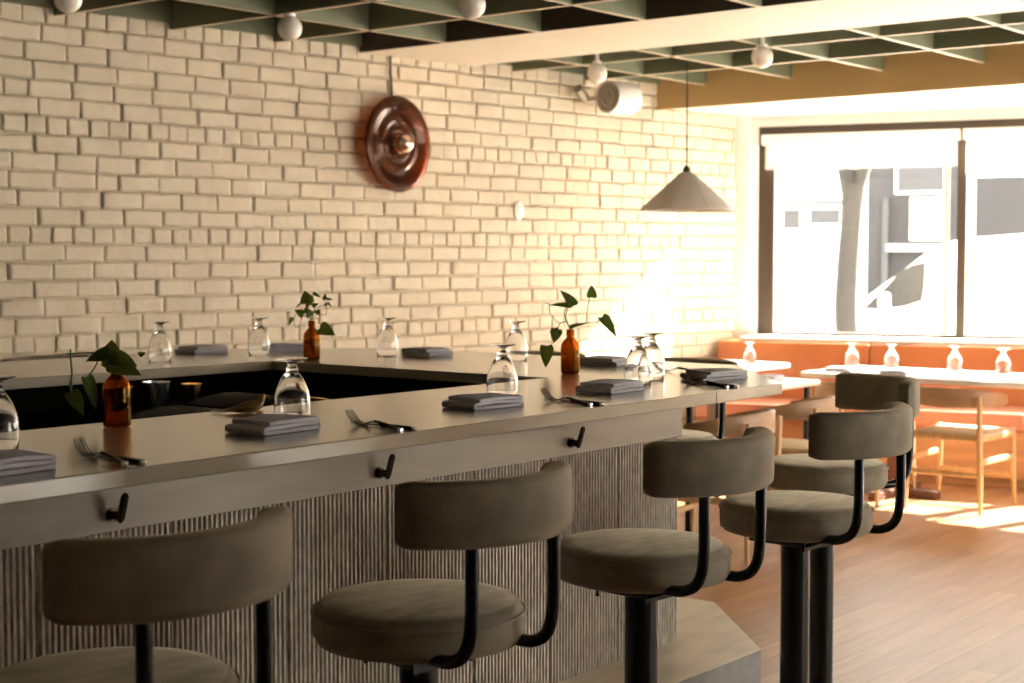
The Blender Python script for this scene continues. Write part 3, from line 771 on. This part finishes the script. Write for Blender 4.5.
# inside the bar well
def cup(name, lab, cat, loc, r0, r1, h, mat, lip):
    bm = BM(); lathe(bm, [(0, 0), (r0-.002, 0), (r0, .003), (r1-.001, h-.004), (r1+lip, h-.002), (r1+lip, h), (r1-.002, h), (r0-.004, .006), (0, .006)], 36)
    return tag(obj(name, bm, mat, loc=loc), lab, cat)
cup('shaker_tin', 'tall steel shaker tin standing in the dark bar well', 'cocktail shaker', (3.175, 4.02, .92), .034, .044, .125, M['chrome'], .001)
cup('shaker_tin', 'second steel tin, half in shadow left of the tall shaker tin', 'cocktail shaker', (3.03, 4.02, .92), .034, .042, .118, M['darksteel'], .001)
cup('metal_cup', 'small gold metal cup beside the shaker tin in the bar well', 'cup', (3.355, 4.06, .92), .030, .034, .105, M['goldcup'], .0015)
# black ice bin with steel edged lids just behind the near counter
t = thing('ice_bin', 'black ice bin with bright-edged lids behind the near counter', 'ice bin', (2.76, 3.17, ZS))
bm = BM(); box(bm, -.25, .25, -.19, .19, 0, .715, .012, 3); obj('bin_body', bm, M['carcass'], t)
for xx, rz in ((-.10, .0), (.10, .0)):
    bm = BM()
    pp = [(V((xx-.14+.28*i/12, 0, .735+.022*math.sin(PI*i/12))), V((0, 1, 0)), V((0, 0, 1))) for i in range(13)]
    sweep(bm, pp, rrect(.30, .014, .006, 3)); l = obj('lid', bm, M['carcass'], t)
    l.location.z = .022*(xx > 0)
    bm = BM(); tube(bm, [(xx-.14+.28*i/12, -.150, .743+.022*math.sin(PI*i/12)) for i in range(13)], .0032, 8); obj('steel_edge', bm, M['goldcup'], l)
t = thing('speed_rail', 'dark bottle rail with pale steel edge in the bar well', 'rail', (3.45, 3.30, ZS))
bm = BM(); box(bm, -.12, .36, -.16, .16, 0, .70, .006, 2); obj('rail_body', bm, M['carcass'], t, smooth=False)
bm = BM(); tube(bm, [(-.12, -.155, .708), (.36, -.155, .708)], .006, 8); obj('steel_edge', bm, M['chrome'], t)
rb = random.Random(3)
for i, (xx, hh) in enumerate(((2.15, .09), (2.27, .1), (2.40, .085), (2.52, .1), (1.98, .095))):
    bm = BM(); lathe(bm, [(0, 0), (.034, 0), (.036, .004), (.036, hh*.62), (.028, hh*.75), (.014, hh*.85), (.013, hh), (0, hh)], 24)
    tag(obj('bar_bottle', bm, pmat('dark_bottle_%d' % i, rb.choice([(.02, .012, .006), (.012, .015, .01), (.03, .02, .012)]), .15), loc=(xx, 4.33, .92)),
        'short dark bottle on the shelf under the far counter, in deep shadow', 'bottle', 'dark bottles on the back shelf')

# ------------------------------------------------------------------ lights and fixtures
def align(axis, origin):
    z = V(axis).normalized(); x = V((0, 0, 1)).cross(z).normalized(); y = z.cross(x)
    return Matrix(((x.x, y.x, z.x, origin[0]), (x.y, y.y, z.y, origin[1]), (x.z, y.z, z.z, origin[2]), (0, 0, 0, 1)))
sc0 = bw(2.055, 0, 2.077); MA = align((.02, -1, 0), (0, 0, 0))
t = thing('wall_sconce', 'round amber glass disc lamp hanging on the white brick wall', 'wall lamp', sc0)
bm = BM()
up = [(.02, .075), (.060, .078), (.070, .092), (.082, .094), (.092, .078), (.118, .074), (.130, .084), (.142, .085), (.154, .072), (.185, .072), (.205, .082), (.240, .089), (.262, .086), (.270, .078)]
dn = [(.270, .073), (.262, .079), (.240, .082), (.205, .075), (.185, .065), (.154, .065), (.142, .078), (.130, .077), (.118, .067), (.092, .071), (.082, .087), (.070, .085), (.060, .071), (.02, .068)]
lathe(bm, up+dn, 72, closed=True, mat=MA); obj('glass_disc', bm, M['amberdisc'], t, angle=60)
bm = BM(); lathe(bm, [(0, .004), (.055, .004), (.055, .02), (.03, .03), (.026, .07), (.056, .079), (.062, .090), (.056, .104), (.034, .106), (0, .106)], 40, mat=MA); obj('lamp_holder', bm, M['copper'], t)
bm = BM(); lathe(bm, [(0, .104)]+[(.055*math.sin(a), .118-.055*math.cos(a)) for a in [PI*(i+3)/20 for i in range(0, 17)]]+[(0, .173)], 40, mat=MA); obj('bulb', bm, M['rosechrome'], t)
bm = BM(); tube(bm, [MA @ V((0, .27, .03)), MA @ V((0, .40, .02)), MA @ V((0, .54, .02))], .007, 8); tube(bm, [MA @ V((0, .0, .03)), MA @ V((0, .27, .03))], .006, 8); obj('cord', bm, M['cord'], t)

t = thing('pendant_lamp', 'grey cone pendant lamp hanging on a black cord before the window', 'pendant lamp', (7.68, 4.86, 1.711))
bm = BM()
lathe(bm, [(.268, 0), (.270, .004), (.268, .012), (.046, .214), (.030, .224), (0, .226), ], 48)
lathe(bm, [(0, .218), (.028, .216), (.043, .208), (.263, .010), (.264, 0)], 48)
r0 = sorted([v for v in bm.verts if abs(v.co.z) < 1e-6 and v.co.xy.length > .266], key=lambda v: math.atan2(v.co.y, v.co.x)); r1 = sorted([v for v in bm.verts if abs(v.co.z) < 1e-6 and v.co.xy.length < .266], key=lambda v: math.atan2(v.co.y, v.co.x))
for i in range(48): bm.faces.new((r0[i], r0[(i+1) % 48], r1[(i+1) % 48], r1[i]))
sh = obj('lamp_shade', bm, M['shade'], t)
bm = BM()
for i in range(8):
    a = 2*PI*i/8+.25; tube(bm, [(.268*math.cos(a), .268*math.sin(a), .012), (.046*math.cos(a), .046*math.sin(a), .215)], .0022, 6)
obj('shade_rib', bm, M['shade'], sh)
bm = BM(); lathe(bm, [(0, .222), (.022, .222), (.022, .245), (.010, .262), (0, .262)], 24); obj('cap', bm, M['cord'], t)
bm = BM(); tube(bm, [(0, 0, .25), (0, 0, ZT-1.711)], .0045, 8); obj('cord', bm, M['cord'], t)
bm = BM(); lathe(bm, [(0, .10)]+[(.03*math.sin(PI*i/10), .13-.03*math.cos(PI*i/10)) for i in range(1, 8)]+[(.016, .165), (.016, .218), (0, .218)], 24); obj('bulb', bm, M['opal'], t)

def make_globe(lab):
    t = thing('globe_light', lab, 'ceiling light', group='white globe bulbs along the ceiling grid')
    bm = BM(); lathe(bm, [(0, -.058)]+[(.058*math.sin(PI*i/16), -.058*math.cos(PI*i/16)) for i in range(1, 15)]+[(.022, .056), (0, .056)], 36); obj('globe', bm, M['opal'], t)
    bm = BM(); lathe(bm, [(0, .054), (.026, .054), (.028, .060), (.028, .066), (.012, .070), (.012, ZT-ZC+.066), (0, ZT-ZC+.066)], 28); obj('lamp_holder', bm, M['drumwhite'], t)
    return t
GL = [((3.882, 5.453), 'white globe bulb over the brick wall, cut by the top edge'), ((5.017, 5.345), 'white globe bulb against the brick wall top, left of the disc lamp'),
      ((5.038, 4.256), 'white globe bulb on the ceiling grid, above and right of the disc lamp'), ((7.345, 5.261), 'white globe bulb over the white drum fixture'), ((7.306, 4.157), 'white globe bulb over the window, right of the pendant cord')]
g0 = None
for (x, y), l in GL:
    o = make_globe(l) if g0 is None else copytree(g0, label=l)
    g0 = g0 or o; o.location = (x, y, ZC-.066)

t = thing('drum_fixture', 'white drum-shaped fixture with grey ringed end, high on the brick wall', 'fixture', (7.93, 5.60, 2.437))
MX = align((.995, -.0993, 0), (0, 0, 0))
bm = BM(); lathe(bm, [(0, .014), (.088, .014), (.095, .004), (.098, 0), (.100, .008), (.100, .215), (.092, .23), (0, .233)], 40, mat=MX); obj('housing', bm, M['drumwhite'], t)
bm = BM(); lathe(bm, [(0, .004), (.02, .002), (.028, .010), (.038, .010), (.046, .001), (.056, .001), (.062, .010), (.072, .010), (.080, .002), (.087, .004), (.087, .0135), (0, .0135)], 40, mat=MX); obj('grille', bm, M['drumgrey'], t)
bm = BM(); box(bm, .03, .10, .07, .25, -.015, .015, .003, 1); tube(bm, [(.05, .20, .0), (-.05, .19, .06)], .03, 12); obj('bracket', bm, M['drumgrey'], t, smooth=False)

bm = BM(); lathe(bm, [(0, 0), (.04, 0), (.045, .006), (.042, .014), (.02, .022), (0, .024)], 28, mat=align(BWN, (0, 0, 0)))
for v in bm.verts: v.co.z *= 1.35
tag(obj('light_fleck_disc', bm, M['drumwhite'], loc=bw(3.1, .004, 1.726)), 'small white oval standing in for a light fleck on the brick right of the disc lamp', 'light fleck')  # white disc added where a fleck of light falls on the brick

# ------------------------------------------------------------------ dining corner
bench = thing('banquette', 'orange leather banquette along the window wall', 'bench', ww(4.2, .6, 0))
def wobj(name, bm, mat, smooth=True):
    bmesh.ops.transform(bm, matrix=Matrix.Translation(-bench.location) @ WWM, verts=bm.verts)
    return obj(name, bm, mat, bench, smooth=smooth)
for i in range(7):
    a = .0+i*1.06
    bm = BM(); prism(bm, [(a+.003, 0.362), (a+1.057, .362), (a+1.057, .43), (a+.003, .43)], .47, .855, .012, 0, 2)
    for v in bm.verts:
        if v.co.y > .40: v.co.y += (.86-v.co.z)*.16
    wobj('back_cushion', bm, M['leather'])
    bm = BM(); box(bm, a+.003, a+1.057, .40, .98, .36, .475, .022, 3); wobj('seat_cushion', bm, M['leatherseat'])
bm = BM(); box(bm, 0, 7.42, .02, .93, .06, .355); box(bm, 0, 7.42, .02, .86, 0, .06); wobj('plinth', bm, M['benchwood'], False)
bm = BM(); box(bm, 0, 7.42, .02, .358, .355, .858); wobj('back_frame', bm, M['benchwood'], False)

def make_table(name, lab, x0, x1, y0, y1, kind, z=.75):
    cx, cy = (x0+x1)/2, (y0+y1)/2
    t = thing(name, lab, 'table', (cx, cy, 0)); a, b = (x1-x0)/2, (y1-y0)/2
    bm = BM(); box(bm, -a, a, -b, b, z-.032, z, .008, 3); obj('table_top', bm, M['tabletop'], t)
    if kind == 'pedestal':
        for yy in ([-b*.55, b*.55] if b > .6 else [0]):
            bm = BM(); box(bm, -.04, .04, yy-.04, yy+.04, .05, z-.032, .006, 2); obj('leg', bm, M['darkred'], t)
            bm = BM(); box(bm, -.30, .30, yy-.035, yy+.035, 0, .05, .006, 2); box(bm, -.035, .035, yy-.28, yy+.28, 0, .049, .006, 2); obj('base', bm, M['darkred'], t)
    else:
        for sx in (-1, 1):
            for sy in (-1, 1):
                bm = BM(); tube(bm, [(sx*(a-.06), sy*(b-.06), 0), (sx*(a-.06), sy*(b-.06), z-.032)], .018, 12); obj('leg', bm, M['blackmetal'], t)
    return t
make_table('dining_table', 'long white dining table below the window, set with goblets', 8.40, 9.12, 2.45, 4.50, 'pedestal')
make_table('dining_table', 'low white table just beyond the bar end, with black legs', 6.63, 8.00, 4.15, 4.86, 'legs', .745)
make_table('dining_table', 'white table in the corner by the brick wall and window', 8.30, 9.05, 4.92, 5.60, 'pedestal')

def make_chair(lab):
    t = thing('dining_chair', lab, 'chair', group='curved-back oak chairs at the dining tables')
    for sx in (-1, 1):
        bm = BM(); tube(bm, [(sx*.225, -.245, 0), (sx*.215, -.235, .25), (sx*.205, -.225, .44), (sx*.205, -.235, .665)], [.010, .0165, .0175, .012], 12, 5); obj('leg', bm, M['oak'], t)
        bm = BM(); tube(bm, [(sx*.235, .245, 0), (sx*.225, .235, .22), (sx*.22, .23, .455)], [.010, .0165, .0165], 12, 5); obj('leg', bm, M['oak'], t)
        bm = BM(); tube(bm, [(sx*.21, -.23, .29), (sx*.226, .233, .29)], .010, 8, 0, 1.7); obj('stretcher', bm, M['oak'], t)
        bm = BM(); tube(bm, [(sx*.206, -.226, .425), (sx*.221, .231, .425)], .013, 8, 0, 1.5); obj('seat_rail', bm, M['oak'], t)
    for y, w, z in ((-.232, .208, .22), (.235, .222, .18)):
        bm = BM(); tube(bm, [(-w, y, z), (w, y, z)], .010, 8, 0, 1.5); obj('stretcher', bm, M['oak'], t)
    for y, w in ((-.226, .206), (.231, .221)):
        bm = BM(); tube(bm, [(-w, y, .425), (w, y, .425)], .013, 8, 0, 1.5); obj('seat_rail', bm, M['oak'], t)
    bm = BM(); prism(bm, [(-.20, -.225), (.20, -.225), (.216, .232), (-.216, .232)], .428, .452, .010, 0, 3)
    for v in bm.verts:
        if v.co.z > .44: v.co.z -= .010*(1-min(1, (abs(v.co.x)/.2)**2))
    obj('seat', bm, M['cordseat'], t)
    bm = BM(); path = []; n = 32; hs = []
    for i in range(n+1):
        a = math.radians(-112+224*i/n); d = V((math.sin(a), -math.cos(a)*.92, 0)); q = abs(a)/math.radians(112)
        nd = V((math.sin(a), -math.cos(a), 0)); o = V((0, -.02, .652-.020*q**2.2))+d*.262
        path.append((o, nd, V((0, 0, 1)))); hs.append((.020-.004*q, .080*(1-q**2)+.034))
    sweep(bm, path, lambda i: rrect(hs[i][0], hs[i][1], min(hs[i])*.42, 3)); obj('backrest', bm, M['walnut'], t)
    return t
c0 = make_chair('light oak chair seen from behind at the long table, fully visible legs'); c0.location = (8.585, 3.56, 0); c0.rotation_euler.z = -PI/2
copytree(c0, (8.56, 4.17, 0), -PI/2, 'oak chair at the long table, half hidden behind the farthest stool')
copytree(c0, (7.36, 4.02, 0), math.radians(8), 'brown curved-back chair beyond the bar end, nearer the long table')
copytree(c0, (6.50, 3.92, 0), math.radians(8), 'brown curved-back chair close beyond the bar end, by the black table leg')

TG = [((8.86, 4.385), 'sunlit upturned goblet, leftmost on the long table'), ((8.87, 4.125), 'sunlit upturned goblet, second from the left on the long table'),
      ((8.93, 3.745), 'sunlit upturned goblet on the long table, left of the last one'), ((8.86, 3.42), 'sunlit upturned goblet at the right edge on the long table')]
for (x, y), l in TG:
    g = gob.copy(); COL.objects.link(g); g.location = (x, y, .75); g.scale = (1.1, 1.1, 1.1); g['label'] = l; g['group'] = 'upturned goblets on the dining tables'
g = gob.copy(); COL.objects.link(g); g.location = (8.75, 5.05, .75); g['label'] = 'sunlit upturned goblet on the corner table by the brick wall'; g['group'] = 'upturned goblets on the dining tables'
for i, ((x, y), r, z, l) in enumerate([((8.56, 4.30), 90, .75, 'white napkin on the long table at its left end'), ((8.56, 3.95), 90, .75, 'white napkin on the long table before the second chair'), ((7.78, 4.36), 10, .745, 'white napkin on the low table just past the bar end')]):
    o = obj('napkin', make_napkin(i+40), M['napkin'], angle=60); o.location = (x, y, z); o.rotation_euler.z = math.radians(r); tag(o, l, 'napkin', 'napkins on the dining tables')

# ------------------------------------------------------------------ outside
ZG = -.35
bm = BM()
for q in ((-12, 30, -9, -.17, ZG-.1, ZG),): box(bm, *q)
bmesh.ops.transform(bm, matrix=WWM, verts=bm.verts); struct(obj('sidewalk_ground', bm, M['asphalt'], smooth=False))
bm = BM(); box(bm, -30, 45, -60, -9, ZG-.2, ZG-.10); bmesh.ops.transform(bm, matrix=WWM, verts=bm.verts); struct(obj('street', bm, M['asphalt'], smooth=False))


def outside(bm): bmesh.ops.transform(bm, matrix=WWM, verts=bm.verts); return bm
# van parked along the street, nose to the left
van = thing('delivery_van', 'white delivery van parked outside the window, nose to the left', 'van', ww(1.0, -10.4, ZG))
def vobj(name, bm, mat, smooth=True, parent=van):
    bmesh.ops.transform(bm, matrix=Matrix.Translation(-van.location) @ WWM, verts=bm.verts)
    return obj(name, bm, mat, parent, smooth=smooth, angle=35)
prof = [(-1.95, -.02), (-1.98, .22), (-1.90, .42), (-1.55, .56), (-1.02, .69), (-.60, 1.06), (-.12, 1.43), (.08, 1.58), (.40, 1.67), (1.2, 1.73), (3.4, 1.74), (3.52, 1.68), (3.58, .2), (3.55, -.02)]
bm = BM(); prism_xz(bm, prof, -11.4, -9.5, .05); body = vobj('body', bm, M['vanwhite'])
def tplate(bm, pts, t0, t1): prism_xz(bm, pts, t0, t1)
bm = BM(); tplate(bm, [(-.86, .755), (-.62, .98), (-.40, 1.22), (-.22, 1.34), (-.05, 1.375), (-.055, 1.10), (-.085, .87), (-.32, .79), (-.60, .755)], -9.515, -9.49); vobj('side_window', bm, M['vanglass'], False)
bm = BM(); prism_xz(bm, [(-.985, .735), (-.965, .725), (-.115, 1.405), (-.135, 1.425)], -11.25, -9.65); vobj('windscreen', bm, M['vanglass'], False)
bm = BM(); box(bm, -.62, -.48, -9.47, -9.30, .78, .98, .04, 3); tube(bm, [(-.50, -9.50, .80), (-.54, -9.40, .84)], .025, 8); vobj('wing_mirror', bm, M['vanwhite'])
bm = BM()
for a, b, z0, z1 in ((.02, .035, .05, 1.5), (-1.0, -.985, .05, .68), (1.25, 1.262, .1, 1.6)): box(bm, a, b, -9.503, -9.497, z0, z1)
vobj('door_gap', bm, M['vanglass'], False)
bm = BM(); box(bm, -.12, -.02, -9.512, -9.485, .62, .645, .006, 2); vobj('door_handle', bm, M['vanglass'])
for sx in (-1.25, 2.55):
    for t0 in (-9.72, -11.38):
        bm = BM(); lathe(bm, [(0, 0), (.20, 0), (.31, .01), (.325, .04), (.325, .16), (.31, .2), (0, .2)], 32, mat=Matrix.Translation((sx, t0+(.24 if t0 > -10 else 0), ZG-.10+.325)) @ Matrix.Rotation(PI/2, 4, 'X')); w = vobj('wheel', bm, M['tyre'])
bm = BM(); box(bm, -1.985, -1.90, -10.0, -9.55, .28, .44, .02, 2); vobj('headlamp', bm, M['bldgwin'])

# street tree
tr = thing('street_tree', 'grey-barked forked tree trunk on the sidewalk outside the window', 'tree', ww(.045, -4.0, ZG))
def tobj(name, bm, mat, parent=tr):
    bmesh.ops.transform(bm, matrix=Matrix.Translation(-tr.location) @ WWM, verts=bm.verts); return obj(name, bm, mat, parent, angle=80)
bm = BM(); tube(bm, [(.16, -4, ZG), (.10, -4, .3), (.03, -4, .8), (.03, -4.02, 1.3), (.06, -4.02, 1.8), (.08, -4, 2.15)], [.17, .125, .115, .108, .10, .12], 18, 5); trk = tobj('trunk', bm, M['bark'])
bm = BM(); tube(bm, [(.06, -4, 2.05), (-.02, -4, 2.4), (-.25, -4.1, 3.2), (-.5, -4.2, 4.2)], [.10, .085, .07, .05], 12, 4); tobj('branch', bm, M['bark'])
bm = BM(); tube(bm, [(.09, -4, 2.05), (.20, -3.95, 2.35), (.5, -3.8, 3.1), (.8, -3.7, 4.1)], [.09, .065, .055, .04], 12, 4); tobj('branch', bm, M['bark'])

bm = BM(); tube(bm, [(.74, -5.5, ZG), (.75, -5.5, 3.2)], .028, 12); outside(bm)
p = thing('sign_post', 'thin dark street post outside, just left of the window mullion', 'post', ww(.745, -5.5, ZG))
bmesh.ops.transform(bm, matrix=Matrix.Translation(-p.location), verts=bm.verts); obj('pole', bm, M['bronze'], p)
bm = BM(); lathe(bm, [(0, 0), (.08, 0), (.08, .02), (.04, .06), (0, .06)], 20); obj('base', bm, M['bronze'], p)

def building(lab, s0, s1, t, zt, mat, wins, extra=()):
    b = thing('building', lab, 'building', ww((s0+s1)/2, -t, ZG-.1), group='buildings across the street')
    def bo(name, bm, m, par=None):
        bmesh.ops.transform(bm, matrix=Matrix.Translation(-b.location) @ WWM, verts=bm.verts); return obj(name, bm, m, par or b, smooth=False)
    bm = BM(); box(bm, s0, s1, -t-6, -t, ZG-.1, zt); bo('wall', bm, mat)
    for a0, a1, z0, z1 in wins:
        bm = BM()
        for q in ((a0, a1, z0, z0+.05), (a0, a1, z1-.05, z1), (a0, a0+.05, z0+.05, z1-.05), (a1-.05, a1, z0+.05, z1-.05)): box(bm, q[0], q[1], -t-.02, -t+.04, q[2], q[3])
        w = bo('window', bm, M['bldgwhite']); bm = BM(); box(bm, a0+.05, a1-.05, -t-.02, -t+.012, z0+.05, z1-.05); bo('pane', bm, M['bldgwin'], w)
    for nm, a0, a1, z0, z1, d, m in extra:
        bm = BM(); box(bm, a0, a1, -t-.02, -t+d, z0, z1); bo(nm, bm, m)
building('white building across the street behind the tree trunk', -12, -2.84, 20.5, 5.0, M['bldgwhite'],
         [(-4.60, -4.14, 1.95, 2.45), (-4.05, -3.32, 2.05, 2.45), (-7.2, -5.4, 1.6, 2.6)], [('ledge', -12, -2.86, 2.50, 2.56, .12, M['bldggrey'])])
building('dark grey shopfront across the street behind the white van', -2.84, -.95, 20.5, 4.2, M['bldggrey'],
         [(-2.30, -1.30, 2.68, 3.4)], [('pilaster', -2.52, -2.40, ZG, 2.6, .15, M['bldgwin']), ('shop_sign', -1.96, -1.24, 1.76, 2.60, .25, M['bldgwhite']), ('sign_bar', -2.4, -1.0, 1.55, 1.68, .3, M['bldgwhite'])])
building('white building with grey upper panel, seen through the second window', -.95, 14, 20.5, 6.0, M['bldgwhite'],
         [(1.2, 2.6, 1.9, 3.0), (3.4, 4.8, 1.9, 3.0)], [('grey_panel', -.74, .75, 1.80, 2.98, .06, M['bldggrey'])])

# ------------------------------------------------------------------ light
w = bpy.data.worlds.new('World'); S.world = w; w.use_nodes = True
bg = w.node_tree.nodes['Background']; bg.inputs[0].default_value = (1.0, .945, .835, 1); bg.inputs[1].default_value = 1.0
sd = bpy.data.lights.new('sun', 'SUN'); sd.energy = 30; sd.angle = math.radians(.6); sd.color = (1, .92, .79)
so = bpy.data.objects.new('sun', sd); COL.objects.link(so); so.location = (14, -2, 8)
el = math.radians(31.5); az = math.atan2(-.28, .96)
so.rotation_euler = V((math.cos(el)*math.cos(az), math.cos(el)*math.sin(az), math.sin(el))).to_track_quat('Z', 'Y').to_euler()

# ------------------------------------------------------------------ camera and view
cd = bpy.data.cameras.new('camera'); cd.sensor_width = 36; cd.lens = 1550/1024*36; cd.clip_start = .05; cd.clip_end = 300
cd.dof.use_dof = True; cd.dof.focus_distance = 3.75; cd.dof.aperture_fstop = 4.8
co = bpy.data.objects.new('camera', cd); COL.objects.link(co); co.location = (0, 0, 1.45)
A = math.atan(1243/1550); P = math.atan(85.5/1550)
fw = V((math.cos(A)*math.cos(P), math.sin(A)*math.cos(P), -math.sin(P)))
co.rotation_euler = (-fw).to_track_quat('Z', 'Y').to_euler()
S.camera = co
vs = S.view_settings
S.display_settings.display_device = 'sRGB'
vs.view_transform = 'Standard'; vs.look = 'None'; vs.gamma = 1; vs.use_curve_mapping = False; vs.exposure = 3.08
c = S.cycles
c.max_bounces = 10; c.diffuse_bounces = 5; c.glossy_bounces = 4; c.transmission_bounces = 10; c.transparent_max_bounces = 16
c.sample_clamp_indirect = 12
c.use_denoising = True
